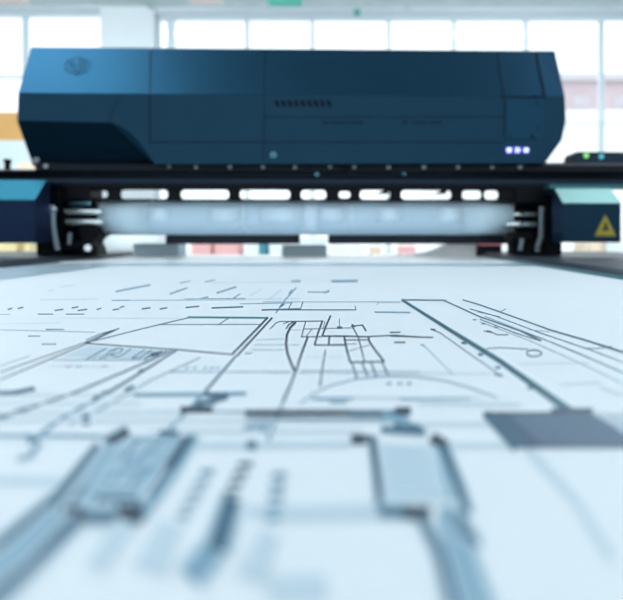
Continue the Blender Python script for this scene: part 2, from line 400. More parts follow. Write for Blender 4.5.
st([(290,330),(302,330)], .5, LT); st([(305,357),(345,357)], .5, PL)
# ellipses and marks right of the middle
st([(390,332.6),(400,332.4)], 1.3, D); st([(391,336),(404,336.2)], 1.9, D); st([(394.5,342.5),(405,342.5)], 1.6, D)
st([(404,336.6),(420,337.4),(433,337.4)], 1.1, D); st([(375,312.2),(410,312.6)], 1.6, LT); st([(380,303),(402,303)], .7, PL)
st([(292,281.6),(300,281.4)], 2.6, LT); st([(332,281.3),(357,281)], 2.6, LT); st([(308,292.2),(328,292.2)], 1.4, LT); st([(324,293),(329,291)], 2, LT)
st([(296,288),(285,300),(276,313)], 1.5, LT); st([(281,290),(268,300)], 1.2, PL); st([(265,310),(356,310)], 1.1, MD); st([(263,302),(400,302)], .7, LT)
st([(292,302),(288,310)], 1, MD); st([(303,302),(300,310)], 1, MD); st([(356,310),(355,306)], .9, MD); st([(280,307),(284,304)], 1.8, MD); st([(377,305),(379,302)], .8, LT)
st([(240,304),(292,303)], .9, LT); st([(250,296),(262,289)], 1.1, PL); st([(210,283),(300,282)], .7, PL); st([(292,290),(289,294)], 1.8, LT)
# --- right hand lines
for o0, o1, w, m_ in ((-1.4, -3.2, 1.0, TE), (0, 0, 1.6, TE), (1.4, 3.2, 1.0, MD)):
    st([(402,300+o0*.6),(450,330+o0),(500,361+o0*1.2+o1*.1),(550,397+o1),(604,436+o1*1.3)], w, m_, 2.4)
st([(402,300),(450,330.3),(500,361.5),(550,397.4),(604,436.5)], 3, LT, 8)
for o0, o1, w, m_ in ((-1.2, -2.6, .9, TE), (.3, .3, 1.3, D), (1.6, 3.4, 1.0, MD)):
    st([(402,300+o0*.4),(450,330+o0),(500,361+o0*1.2),(550,397+o1),(604,436+o1*1.3)], w, m_, 2.2)
st([(402,300),(446,300.4)], 1.4, MD)
st([(463,300),(480,305),(515,317.5),(550,330),(585,340),(623,352),(650,360)], 1.4, MD); st([(515,317.5),(550,330.6),(590,342.5),(625,354)], .7, MD)
st([(445,301),(480,317),(520,331),(541,341)], 1.4, MD); st([(480,319.5),(515,333),(541,341.4)], .9, D)
st([(470,309),(495,316),(540,333),(590,350),(640,369)], 1.0, MD); st([(485,316.5),(530,334),(580,354),(640,381)], 1.0, LT)
st([(500,324),(545,340),(600,363),(640,380)], .9, MD); st([(480,322),(530,341),(590,368),(640,392)], .8, LT)
st([(583,348.2),(597,348.8),(612,346.5)], .8, D); st([(530,330),(550,332)], .7, LT); st([(500,312),(506,309)], .8, MD); st([(478,312),(500,317)], .8, MD)
st([(484,331.2),(492,332.5),(497,335),(508,335)], 1.0, D); st([(487,331.4),(491,332.2)], 1.8, D); st([(494,327),(498,328)], 1, MD); st([(473,320),(476,320)], 1.2, MD); st([(482,324),(485,324)], 1.2, MD)
st([(486,349),(500,347.8),(528,349.5)], .9, MD); arc((534,353.5), 7.5, 3.2, 180, 520, 1.3, MD)
st([(518,364.5),(590,363)], .8, PL); st([(560,385),(600,383)], 2, PL); st([(600,388),(623,396)], 2, PL)
for x, y in ((464,343),(480.5,354.5),(498,367.5),(530,388)): st([(x-2,y),(x+2,y+.6)], 2.4, MD)
st([(431,329.5),(440,333),(452,341.5),(475,358),(500,375)], 1.0, MD); st([(431,329.5),(435,330)], 1.6, D); st([(423,345),(438,360),(453,375)], .9, LT); st([(421,345),(424,345.5)], 1.2, MD)
st([(495,374),(502,376)], 2.4, MD)
# --- dome and its marks
st([(300,404),(312,395),(330,386),(355,379.5),(385,376.5),(415,377),(445,381),(470,388),(497,398)], 1.4, LT)
for x in (389, 400, 409): st([(x-1.5,384),(x+1.5,384)], 2.2, MD)
st([(270,373),(500,374)], .9, PL); st([(330,398),(480,398)], 1.5, PL); st([(312,399),(352,399)], 2.6, LT); st([(330,403),(346,403)], 2.6, LT); st([(400,400),(470,399)], 1.6, LT)
# --- lettering left
quad([(62,357),(88,346),(172,351),(150,360)], PL)
st([(86,360),(98,353),(106,349)], 1.1, MD); st([(92,360),(100,355)], .8, LT)
st([(99,360),(111,351),(118,348.5),(123,349),(121,352),(113,354.6),(108,355.5)], 1.0, MD); st([(111,355.5),(117,357.5),(123,355),(131,349)], 1.0, MD); st([(104,359.5),(116,350)], .7, MD)
st([(145,350.2),(137,355),(132,358.6),(139,358)], 1.1, MD); st([(139,358.5),(146,353.5),(152,350.5)], 1.0, D); st([(144,359.5),(156,352),(147,358),(162,351),(152,357.5),(167,350.8)], 1.0, D); st([(146,353.5),(165,352.5)], .8, MD); st([(148,356.5),(160,356)], .8, MD)
st([(52,360.2),(150,360.4)], .8, LT)
st([(50,366.5),(60,366),(110,367)], .8, PL)
for x in (66, 76, 102): st([(x,367),(x+5,366.5)], 1.1, LT)
# --- long lines to the lower left
st([(172,351),(150,361),(110,378),(75,393),(25,410)], 1.3, MD, 2.4); st([(25,410),(-20,424)], 4.5, MD)
st([(176,351),(150,367),(128,381),(101,397)], 1.5, MD, 3); st([(101,397),(60,420),(28,444)], 3, LT, 5); st([(200,358),(150,381),(115,402)], 1.2, LT); st([(115,402),(70,425)], 2, LT)
st([(94,399),(106,393)], 4, MD); st([(125,391),(133,387)], 3.2, MD); st([(139,371.5),(143,370)], 2, MD); st([(-10,394),(14,393),(34,389)], 4.5, MD); 
st([(86,414),(86,425)], 7, MD); st([(26,436),(38,440)], 6, MD); st([(40,444),(30,456)], 6, LT); st([(18,460),(34,456)], 5, LT)
# --- wide horizontal lines
st([(-20,396),(150,395)], 1.6, PL); st([(135,395.5),(245,394)], 4, LT); st([(205,395),(228,396)], 5, MD); st([(195,401),(215,404)], 4, LT)
st([(150,412.5),(245,412.5)], 2, LT); st([(181,410),(212,410)], 6.5, D); st([(196,405),(226,398)], 5, MD)
st([(246,413),(350,413)], 5.5, D); st([(350,413.5),(408,413.5)], 6, MD); st([(396,411.5),(410,411.5)], 8, D); st([(246,418.5),(400,419.5)], 2, MD)
st([(-20,414),(180,413)], 2.5, PL); st([(-20,421),(400,422)], 2.5, PL); st([(150,432),(360,432)], 3, PL); st([(-20,436),(110,437)], 4, LT); st([(190,446),(350,445)], 6.5, PL)
st([(400,424),(630,426)], 3, PL); st([(440,446),(515,446)], 5, PL); st([(-20,404),(140,404)], 2, PL); st([(420,404),(520,405)], 3, PL)
st([(245,428),(262,426)], 4, LT); st([(-20,480),(60,482)], 9, PL); st([(290,514),(378,512)], 16, PL); st([(250,512),(290,514)], 12, PL)
# --- hatched patch at right
quad([(482,413),(590,413),(650,449),(513,449)], VI)
for i in range(26):
    x = 486 + i*6.0
    st([(x,413.6),(x + 36 + i*.9,448.6)], .9, D if i < 4 else LT, None, False)
st([(486,414),(516,449)], 9, MD, None, False); st([(500,414),(530,449)], 6, MD, None, False); st([(484,413.5),(565,413.5)], 2, D); st([(552,411),(592,411)], 5, VI)
st([(530,452),(575,500),(612,560)], 10, PL)
# --- plan corner in the lower middle
st([(352,440),(371,440)], 10, D, None, False); st([(372,438),(376,470),(380,508)], 8, MD); st([(372,438),(375,468),(379,500)], 4, D); st([(380,512),(405,513)], 13, MD); st([(404,514),(430,514)], 14, D, None, False)
st([(382,430),(425,433)], 7, MD); st([(395,424),(420,430)], 8, MD); st([(383,415),(408,423)], 8, LT)
st([(432,438),(447,448)], 12, D, None, False); st([(443,447),(460,490),(468,515)], 11, MD); st([(436,448),(452,500)], 5, LT); st([(440,516),(458,520)], 18, LT); st([(455,515),(476,548)], 13, MD)
quad([(380,444),(436,447),(448,503),(386,503)], PL)
for i in range(9): st([(388+i*.6,450+i*5.6),(428+i*1.6,452+i*5.6)], 1.2, SO)
st([(422,520),(440,555),(462,640)], 10, MD, 16); st([(446,520),(480,640)], 12, LT, 18); st([(466,545),(500,640)], 10, LT, 14)
# --- plan block in the lower left
quad([(108,437),(194,437),(146,514),(60,514)], SO)
for i in range(12): st([(112-i*4.1+random.uniform(0,20),438+i*6.6),(192-i*4.1-random.uniform(0,30),438+i*6.6)], 1.6, LT if i % 3 == 0 else PL)
for k in range(7): st([(116 + k*11, 440), (70 + k*11.5, 510)], 2.6, LT if k % 2 else MD)
st([(120,470),(170,472)], 6, LT); st([(96,500),(146,500)], 6, MD); st([(106,444),(128,432)], 12, D); st([(160,433),(178,434)], 5, MD); st([(195,437),(170,478),(143,516)], 9, LT); st([(192,438),(172,470)], 4, MD); st([(112,446),(90,478)], 8, LT); st([(150,452),(110,480)], 9, LT); st([(165,470),(140,500)], 7, PL); st([(100,490),(135,492)], 8, LT); st([(84,488),(72,502)], 7, MD); st([(188,438),(150,496)], 4, D)
st([(66,518),(140,518)], 15, MD); st([(118,516),(143,514)], 19, D, None, False); st([(64,514),(84,515)], 15, D, None, False)
st([(98,446),(56,500)], 8, MD, 12); st([(56,500),(-10,556)], 14, MD, 18); st([(40,540),(-20,600)], 10, LT); st([(78,520),(40,555),(-30,620)], 14, MD, 24); st([(58,514),(20,552),(-30,590)], 14, LT, 20)
st([(126,524),(95,570)], 20, PL)
# --- rows of dimension ticks
for i in range(5):
    st([(201-i*6,473+i*11),(213-i*6,473+i*11)], 6, LT); st([(238-i*5,465+i*10),(252-i*5,465+i*10)], 5, MD); st([(272-i*1.5,476+i*11),(286-i*1.5,476+i*11)], 6, LT)
st([(170,525),(150,572)], 22, PL, 34); st([(232,500),(216,552)], 19, MD, 24); st([(212,552),(190,580)], 24, LT); st([(270,535),(250,580)], 20, PL, 30); st([(270,590),(325,588)], 26, PL)
st([(247,446),(256,446)], 8, MD); st([(262,432),(268,424)], 4, LT)
sheet = mesh('blueprint_sheet', bm, [M[k] for k in INK], recalc=False)
tag(sheet, 'large white sheet printed with a blue black architectural floor plan on the print bed', 'drawing')

# ================================================================== PRINTING GANTRY
GY, PHI = 1.5, 0.0235
g = tag(empty('printing_gantry', (0, GY, BED), PHI), 'wide dark blue large format printer head and gantry spanning the bed', 'printer')
RI = Matrix.Rotation(-PHI, 3, 'Z')
CAM = Vector((0, 0, ZC))
LC = RI @ (CAM - Vector((0, GY, BED)))
def gp(px, py, v):
    d = RI @ ray(px, py); t = (v - LC.y) / d.y
    return LC + d * t
def gz(py, v): return gp(VX, py, v).z
def gx(px, v): return gp(px, VY, v).x
def part(name, bm, m, parent=g, **k): return mesh(name, bm, m, parent, **k)

# ---- cover ---------------------------------------------------------
VF, VT, VB = -0.06, 0.07, 0.30
bm = bmesh.new()
def V(px, py, v): return bm.verts.new(gp(px, py, v))
def chamfer_v(px, py):
    lo, hi = VF, VT; za, zb2 = gz(94.2, VF), gz(48.6, VT)
    for _ in range(40):
        m_ = (lo + hi)/2
        if gp(px, py, m_).z > za + (m_ - VF)/(VT - VF)*(zb2 - za): lo = m_
        else: hi = m_
    return lo
tl = V(31, 47, VT); tr = V(555, 50.8, VT); trc = V(536, 50.7, VT)
el = V(18, 93, VF); erc = V(545, 96.5, VF); er = V(565, 96.5, VF + .003)
ml = V(17, 121, VF)
curve = [(112,122.5),(121,126),(130,132.5),(138,141),(147,153),(155,164.5)]
cv = [V(x, y, VF) for x, y in curve]
bcr = V(533, 163.5, VF); mrc = V(545, 138, VF); mr = V(566, 121, VF + .003); mr2 = V(562, 140, VF + .003); br = V(545, 163.5, VF + .003)
def cd(y): return VF + .004 + (y - 121.6)/(166 - 121.6)*.055
capc = [V(x + .4, y + .6, cd(y + .6)) for x, y in curve]; capl = V(17.3, 121.6, cd(121.6))
cbl = V(33, 166, cd(166)); cbr = V(150, 166, cd(166))
# back loop
def back(v, vb): return bm.verts.new((v.co.x, vb, v.co.z))
btl, btr = back(tl, VB), back(tr, VB); bml = back(ml, VB); bmr = back(mr, VB); bbl = bm.verts.new((cbl.co.x, VB, cbl.co.z)); bbr = bm.verts.new((br.co.x, VB, br.co.z)); bel = back(el, VB); ber = back(er, VB); bmr2 = back(mr2, VB)
fc = lambda vs, mi=0: setattr(bm.faces.new(vs), 'material_index', mi)
fc((tl, trc, erc, el)); fc((trc, tr, er, erc)); 
fc([el, erc, mrc, bcr] + cv[::-1] + [ml]); fc((erc, er, mr, mr2, mrc)); fc((mrc, mr2, br, bcr))
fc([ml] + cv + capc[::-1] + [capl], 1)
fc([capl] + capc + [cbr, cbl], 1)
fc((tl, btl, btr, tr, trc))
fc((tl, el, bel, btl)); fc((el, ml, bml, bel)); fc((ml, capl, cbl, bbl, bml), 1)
fc((tr, btr, ber, er)); fc((er, ber, bmr, mr)); fc((mr, bmr, bmr2, mr2)); fc((mr2, bmr2, bbr, br))
fc([cbl, cbr, capc[-1], cv[-1], bcr, br, bbr, bbl]); fc((btl, bel, bml, bbl, bbr, bmr2, bmr, ber, btr))
bmesh.ops.recalc_face_normals(bm, faces=bm.faces)
cover = part('cover', bm, [M['cover'], M['cover_cap_shaded']], bevel=.0022)
def strip(name, segs, w, m, off=.0006, parent=cover):
    """thin raised joint lines on the cover: ((x0,y0),(x1,y1)) with depth by row"""
    bm = bmesh.new()
    for (x0, y0), (x1, y1) in segs:
        a, b = Vector((x0, y0)), Vector((x1, y1)); d = (b - a).normalized(); p = Vector((-d.y, d.x)) * w/2
        vs = [bm.verts.new(gp(q.x, q.y, VF if q.y >= 94 else chamfer_v(q.x, q.y)) + Vector((0, -off, off*.7))) for q in (a + p, b + p, b - p, a - p)]
        bm.faces.new(vs)
        vb = [bm.verts.new(v.co + Vector((0, off*1.5, -off))) for v in vs]
        for i in range(4): bm.faces.new((vs[i], vs[(i+1) % 4], vb[(i+1) % 4], vb[i]))
    return part(name, bm, m, parent)
strip('panel_joint', [((150.5,50),(150,94)), ((150,94.2),(150,142.5))], 1.0, M['seam'])
strip('panel_joint', [((265.5,50.5),(264,94.4)), ((264,94.4),(264,163))], 1.2, M['groove'])
strip('panel_joint', [((497,53),(504,95)),((504,95),(504,137))], 1.3, M['groove'])
strip('panel_joint', [((536,53),(545,95))], 1.5, M['seam'])
strip('panel_joint', [((150,142.2),(503,142.2))], 1.4, M['groove'])
strip('panel_joint', [((265,117),(503,117))], 1.0, M['groove'])
strip('panel_joint', [((120,95),(108,121.6))], .8, M['groove'])
strip('panel_joint', [((500,96.6),(546,97.4))], 1.2, M['seam'])
# service panel at right
bm = bmesh.new(); a, b = gp(506, 139.5, VF), gp(543, 99, VF)
box(bm, (a.x, VF - .002, a.z), (b.x, VF + .001, b.z)); part('service_panel', bm, M['cover_panel'], cover, bevel=.001)
def screw(px, py, v, rpx, parent, m=None, hole=True):
    c = gp(px, py, v); r = rpx * (GY + v)/F
    bm = bmesh.new(); torus_y(bm, c - Vector((0, .0006, 0)), r*.75, r*.28)
    cyl(bm, c + Vector((0, .001, 0)), c - Vector((0, .0005, 0)), r*.55, 14, 1)
    return part('screw', bm, [m or M['screw'], M['black'] if hole else (m or M['screw'])], parent)
for x, y, r in ((535,96.5,1.4),(510,136,1.1),(532.5,136.5,1.8),(538,128,1.1),(537,104,1.2)): screw(x, y, VF - .002, r, cover, M['seam'])
screw(273.5, 155, VF, 3.0, cover, M['screw_teal']); screw(36.5, 160, VF + .05, 2.8, cover)
# speaker grille: dots in rows on the sloping top left
bm = bmesh.new()
nrm = Vector((0, -.753, .657)); up = Vector((0, VT - VF, gz(50, VT) - gz(94, VF))).normalized()
for j in range(8):
    for i in range(12):
        y = 57.5 + j*2.4; x = 64 + i*2.6 + (j % 2)*1.3
        if random.random() < .12: continue
        if ((x - 78)/14)**2 + ((y - 66)/9)**2 > 1: continue
        v = chamfer_v(x, y) - .0007
        c = gp(x, y, v); cyl(bm, c - nrm*.001, c + nrm*.0005, random.uniform(.0012, .0022), 8)
part('speaker_grille', bm, M['seam'], cover)
# vent slots (slanted)
bm = bmesh.new()
for i in range(9):
    x = 276.5 + i*6.5
    q = [(x - 2.6, 100.3), (x + 1.1, 100), (x + 3.6, 106.4), (x - .2, 106.6)]
    prism_y(bm, [(gp(*p, VF).x, gp(*p, VF).z) for p in q], VF - .0008, VF + .001)
part('vent_slots', bm, mat('vent_black', (0.004, 0.006, 0.014), .9, spec=.1), cover)
# faint printed marks
for xs in (((325.5, 2.6, 1.9), (337, 6, 1.1), (346, 3, 1.0), (357, 6.5, 1.5)), ((404.5, 2.2, 2.2), (417, 5, 1.1), (425, 3, 1.0), (436, 6, 1.6))):
    bm = bmesh.new()
    for x, hw, hh in xs:
        a, b = gp(x - hw, 122.4 + hh, VF), gp(x + hw, 122.4 - hh, VF); box(bm, (a.x, VF - .0006, a.z), (b.x, VF + .0005, b.z))
    part('printed_mark', bm, M['groove'], cover, bevel=.001)
# lit buttons: square, D, disc; a glowing blue plate imitates their halo
bm = bmesh.new(); a, b = gp(505.5, 153.6, VF), gp(529, 146.8, VF); box(bm, (a.x, VF - .0008, a.z), (b.x, VF + .0005, b.z))
part('button_halo', bm, M['led_blue'], cover, bevel=.001)
pxm = (GY + VF)/F
for k, x in enumerate((509, 517.6, 526)):
    c = gp(x, 150.2, VF); bm = bmesh.new()
    if k == 0:
        h = 2.3*pxm; prism_y(bm, [(c.x-h, c.z-h), (c.x+h, c.z-h), (c.x+h, c.z+h), (c.x-h, c.z+h)], VF - .0025, VF - .0005)
    elif k == 1:
        h = 2.4*pxm
        out = [(c.x-h, c.z-h)] + [(c.x + h*(.1 + .9*math.cos(t)), c.z + h*math.sin(t)) for t in [math.radians(-90 + 18*i) for i in range(11)]] + [(c.x-h, c.z+h)]
        inn = [(c.x + (x_-c.x)*.34, c.z + (z_-c.z)*.34) for x_, z_ in out]
        n = len(out)
        A = [bm.verts.new((x_, VF - .0025, z_)) for x_, z_ in out]; B = [bm.verts.new((x_, VF - .0025, z_)) for x_, z_ in inn]
        A2 = [bm.verts.new((x_, VF - .0005, z_)) for x_, z_ in out]; B2 = [bm.verts.new((x_, VF - .0005, z_)) for x_, z_ in inn]
        for i in range(n):
            j = (i+1) % n
            for q in ((A[i], A[j], B[j], B[i]), (A2[i], A2[j], A[j], A[i]), (B[i], B[j], B2[j], B2[i]), (B2[i], B2[j], A2[j], A2[i])): bm.faces.new(q)
    else:
        cyl(bm, (c.x, VF - .0005, c.z), (c.x, VF - .0025, c.z), 2.6*pxm, 20)
    part('lit_button', bm, M['led_white'], cover)

# ---- beam ------------------------------------------------------------
XA, XB = gx(-60, 0), gx(690, 0)
bm = bmesh.new()
prism_x(bm, [(-.035, gz(165, -.035)), (-.035, gz(171.5, -.035)), (-.01, gz(172.5, -.01)), (-.004, gz(180, -.004)), (-.004, gz(187.5, -.004)), (.075, gz(187.5, -.004) + .002), (.075, gz(163, 0)), (-.02, gz(163, 0))], gx(42, 0), XB)
prism_x(bm, [(-.03, gz(171.5, -.03)), (-.012, gz(173, -.012)), (-.004, gz(180, -.004)), (-.004, gz(187.5, -.004)), (.075, gz(187.5, -.004) + .002), (.075, gz(171, 0)), (-.02, gz(171, 0))], XA, gx(42, 0))
beam = part('gantry_beam', bm, M['beam'], bevel=.0015)
bm = bmesh.new()
box(bm, (XA, -.009, gz(183.5, -.009)), (XB, -.0041, gz(179, -.009))); part('edge_highlight', bm, M['beam_blue'], beam, bevel=.001)  # lighter strip along the beam, its edge highlight put into the colour
for x, y, r in ((46,166,2.2),(169,166.6,1.6),(196,167,1.8),(230,167,1.9),(263,167,1.8),(295,167,1.8),(330,166.8,1.6),(354,166.8,1.8),(388.5,167,1.9),(424,167,2.1),(458,167,1.9),(492,167,1.9),(520,167,2.1)):
    screw(x, y, -.0355, r, beam)
screw(345, 169, -.0355, 4.2, beam, M['black'])
for x, y in ((317,174),(404,173)):
    screw(x, y, -.012, 2.2, beam, M['screw_teal'], False)
# slotted plate under the beam: dark web with rounded openings
slots = [(90,108,'o'),(121,168,'r'),(181,229,'r'),(240,290,'r'),(301,326,'r'),(339,350,'o'),(360,390,'r'),(401,451,'r'),(462,481,'r'),(484,498,'r')]
cu = bpy.data.curves.new('plate_curve', 'CURVE'); cu.dimensions = '2D'; cu.fill_mode = 'BOTH'; cu.extrude = .0015
def spline(pts):
    s = cu.splines.new('POLY'); s.points.add(len(pts) - 1)
    for p, q in zip(s.points, pts): p.co = (q[0], q[1], 0, 1)
    s.use_cyclic_u = True
zt, zb = gz(187, .01), gz(201.5, .01)
xa, xb = gx(58, .01), gx(560, .01)
spline([(xa, zb), (xb, zb), (xb, zt), (xa, zt)])
for s0, s1, k in slots:
    a, b = gx(s0, .01), gx(s1, .01); z0, z1 = gz(199.3, .01), gz(190.3, .01)
    if k == 'o': z0 += .003; z1 -= .003
    r = (z1 - z0)/2; rr = r*.8
    pts = []
    for cx, cz, a0 in ((b - rr, z1 - rr, 0), (a + rr, z1 - rr, 90), (a + rr, z0 + rr, 180), (b - rr, z0 + rr, 270)):
        for i in range(6):
            t = math.radians(a0 + 18*i); pts.append((cx + rr*math.cos(t), cz + rr*math.sin(t)))
    spline(pts[::-1])
co = bpy.data.objects.new('plate_curve', cu)
me = bpy.data.meshes.new_from_object(co); bpy.data.objects.remove(co); bpy.data.curves.remove(cu)
for v in me.vertices: v.co = Vector((v.co.x, .01 - v.co.z, v.co.y))
me.name = 'slotted_plate'; me.materials.clear(); me.materials.append(M['black'])
plate = bpy.data.objects.new('slotted_plate', me); COL.objects.link(plate); plate.parent = g
for x in (382, 440):        # small dark cable clips in two of the openings
    bm = bmesh.new()
    prism_y(bm, [(gp(x + dx, y, .008).x, gp(x + dx, y, .008).z) for dx, y in ((-7,194.6),(-2,192),(2,190.2),(7,190.2),(6,193.6),(1,194.2))], .006, .014)
    part('cable_clip', bm, M['black'], plate)

# ---- media roller ------------------------------------------------------
VR = .062
rc = gp(VX, 217.6, VR).z; RAD = 17.3*(GY + VR)/F
x0, x1 = gx(99, VR - .03), gx(512.5, VR - .03)
def tube_profile(bm, xa, xb, R, seg=40, rnd=.006):
    prof = [(xa, R*.2), (xa, R - rnd), (xa + rnd*.4, R - rnd*.3), (xa + rnd, R), (xb - rnd, R), (xb - rnd*.4, R - rnd*.3), (xb, R - rnd), (xb, R*.2)]
    rings = [[bm.verts.new((x, VR + r*math.sin(2*math.pi*k/seg), rc + r*math.cos(2*math.pi*k/seg))) for k in range(seg)] for x, r in prof]
    for A, B in zip(rings, rings[1:]):
        for k in range(seg):
            f = bm.faces.new((A[k], A[(k+1)%seg], B[(k+1)%seg], B[k])); f.smooth = True
    bm.faces.new(rings[0]); bm.faces.new(rings[-1][::-1])
bm = bmesh.new(); tube_profile(bm, x0, x1, RAD); roller = part('media_roller', bm, M['roller'])
def wrap(name, pa, pb, ya, yb, m, lift=.0008):
    """curved patch hugging the roller between two rows"""
    bm = bmesh.new()
    def ang(y): return math.asin(max(-1, min(1, (217.6 - y)/17.3)))
    n = 10; a0, a1 = ang(ya), ang(yb); R = RAD + lift; rows = []
    for i in range(n + 1):
        t = a0 + (a1 - a0)*i/n
        rows.append([bm.verts.new((gx(p, VR - .03), VR - r*math.cos(t), rc + r*math.sin(t))) for p in (pa, pb) for r in (R, RAD - .001)])
    for A, B in zip(rows, rows[1:]):
        for q in ((0, 2), (1, 3), (0, 1), (2, 3)):
            f = bm.faces.new((A[q[0]], A[q[1]], B[q[1]], B[q[0]])); f.smooth = q == (0, 2)
    for A in (rows[0], rows[-1]): bm.faces.new((A[0], A[1], A[3], A[2]))
    return part(name, bm, m, roller)
for a, b in ((149,171),(208,241),(260,303),(319,345),(376,402),(437,462)): wrap('pale_patch', a, b, 208, 222, M['pale_patch'])  # paler rectangles, slightly raised on the roller
for a, b, m_ in ((240.5,247,'roller_end'),(303,318,'pale_patch'),(350,355,'roller_end')): wrap('band', a, b, 201, 234, M[m_], .0004)
wrap('roller_sleeve', 463, 512, 201.5, 234, M['roller_end'], .0006); wrap('roller_sleeve', 100, 148, 201.5, 234, M['roller_end'], .0006)

# ---- end housings ------------------------------------------------------
def housing(pl, pr, yt, yn, yb, body, hood):
    v0, v1, v2 = -.13, -.075, -.058
    bm = bmesh.new()
    xl, xr = gx(pl, v0), gx(pr, v0)
    prism_x(bm, [(v0, gz(yb, v0)), (v0, gz(yn, v0)), (v1, gz(yt, v1)), (-.005, gz(yt, v1)), (-.005, gz(yt, v1) - .008), (v2, gz(yt, v1) - .008), (v2, gz(yb, v0))], xl, xr)
    h = part('end_housing', bm, body, bevel=.0015)
    bm = bmesh.new()
    a = Vector((0, v1 - v0, gz(yt, v1) - gz(yn, v0))); n = Vector((0, -a.z, a.y)).normalized()*.0015
    p = [Vector((xl, v0, gz(yn, v0))), Vector((xr, v0, gz(yn, v0))), Vector((xr, v1, gz(yt, v1))), Vector((xl, v1, gz(yt, v1)))]
    A = [bm.verts.new(q + n*1.4) for q in p]; B = [bm.verts.new(q - n*.5) for q in p]
    bm.faces.new(A); bm.faces.new(B[::-1])
    for i in range(4): bm.faces.new((A[i], A[(i+1)%4], B[(i+1)%4], B[i]))
    part('hood', bm, hood, h); return h
HL = housing(-95, 35, 181.5, 201, 243, M['housing_l'], M['hood_l'])
HR = housing(563, 621, 188.5, 203.5, 242.5, M['housing_r'], M['hood_r'])
bm = bmesh.new(); box(bm, (gx(549, -.07), -.074, gz(188.2, -.07)), (gx(640, -.07), -.037, gz(184, -.07))); part('top_plate', bm, M['plate_teal'], HR)
# warning sign on the right housing
def tri(s, c, y0, y1, rnd, bm):
    P = [Vector((c.x - 12.2*pxg*s, c.z - 11*pxg*s)), Vector((c.x + 12.2*pxg*s, c.z - 11*pxg*s)), Vector((c.x, c.z + 13*pxg*s))]
    out = []
    for i in range(3):
        p, a, b = P[i], (P[i-1] - P[i]).normalized(), (P[(i+1)%3] - P[i]).normalized()
        for t in (0, .33, .66, 1): out.append(p + (a*(1-t) + b*t)*rnd*(1 - .5*math.sin(t*math.pi)*.6))
    prism_y(bm, [(q.x, q.y) for q in out], y0, y1)
pxg = (GY - .13)/F
wc = gp(605, 226, -.13)
bm = bmesh.new(); tri(1.0, wc, -.1316, -.1301, .006, bm); sg = part('warning_sign', bm, M['sign_edge'], HR)
bm = bmesh.new(); tri(.80, wc - Vector((0, 0, .4*pxg)), -.1324, -.1312, .004, bm); s2 = part('warning_sign', bm, M['yellow'], HR)
bm = bmesh.new()     # the dark pictogram: a small raised flame-like hand shape over a bar
prism_y(bm, [(wc.x + a*pxg, wc.z + b*pxg) for a, b in ((-3.4,-5),(3.6,-5),(3.2,-1.5),(1.9,.2),(1.5,3.2),(.2,4.4),(-1,3.0),(-1.5,.4),(-2.8,-1.4))], -.133, -.132)
part('warning_sign', bm, M['sign_glyph'], HR)

pxg = GY/F
# control module with two lamps on the beam, far right, and knob far left
bm = bmesh.new()
prism_y(bm, [(gp(x, y, .0).x, gp(x, y, .0).z) for x, y in ((573,164),(574.5,155),(577,151.6),(690,152.6),(690,164))], -.0, .07)
mod = part('control_module', bm, M['beam_blue'], bevel=.002)
for x, y, m_ in ((586,155.6,'led_green'),(601,156.6,'led_cyan')):
    c = gp(x, y, 0); bm = bmesh.new(); cyl(bm, (c.x, .001, c.z), (c.x, -.003, c.z), 2.6*pxg, 16); part('indicator_lamp', bm, M[m_], mod)
bm = bmesh.new(); c = gp(7.5, 170.5, .03); cyl(bm, c - Vector((0,0,.004)), c + Vector((0,0,.02)), .007, 16); cyl(bm, c + Vector((0,0,.02)), c + Vector((0,0,.028)), .009, 16); part('knob', bm, M['black'])

VC = .185
for bx0, bx1, hang in ((165.5, 299.5, (170, 292.5)), (328, 548, (330, 535))):
    bm = bmesh.new(); box(bm, (gx(bx0, VC), VC, gz(244, VC)), (gx(bx1, VC), VC + .025, gz(234.5, VC))); cb = part('rear_crossbar', bm, M['crossbar'], bevel=.002)
    for x in hang:
        bm = bmesh.new(); a = gx(x, VC); box(bm, (a, VC + .004, gz(235, VC)), (a + .018, VC + .020, .226)); part('hanger', bm, M['crossbar'], cb)
# ---- brackets, rods, cable chains ---------------------------------------
def pbox(bm, px0, py0, px1, py1, v0, v1, z0=None):
    a, b = gp(px0, py1, v0), gp(px1, py0, v0); box(bm, (a.x, v0, a.z if z0 is None else z0), (b.x, v1, b.z))
bm = bmesh.new()
pbox(bm, 60, 186, 96, 252, .075, .12, RH); pbox(bm, 36, 188, 62, 246, .03, .12, RH); pbox(bm, 62, 240, 84, 250, .02, .075); pbox(bm, 64, 187, 90, 200, -.002, .08); pbox(bm, 78, 226, 98, 236, .0, .08)
prism_y(bm, [(gp(x, y, .0).x, gp(x, y, .0).z) for x, y in ((36,202),(47,188),(60,188),(60,200),(52,207),(48,244),(36,244))], .0, .03)
part('end_bracket', bm, M['black'], bevel=.003)
bm = bmesh.new()
pbox(bm, 515, 186, 560, 252, .075, .12, RH); pbox(bm, 546, 187, 562, 246, .02, .12, RH); pbox(bm, 512, 240, 545, 254, .03, .075, RH); pbox(bm, 516, 187, 545, 203, -.002, .08); pbox(bm, 512, 232, 534, 240, .0, .08)
part('end_bracket', bm, M['black'], bevel=.003)
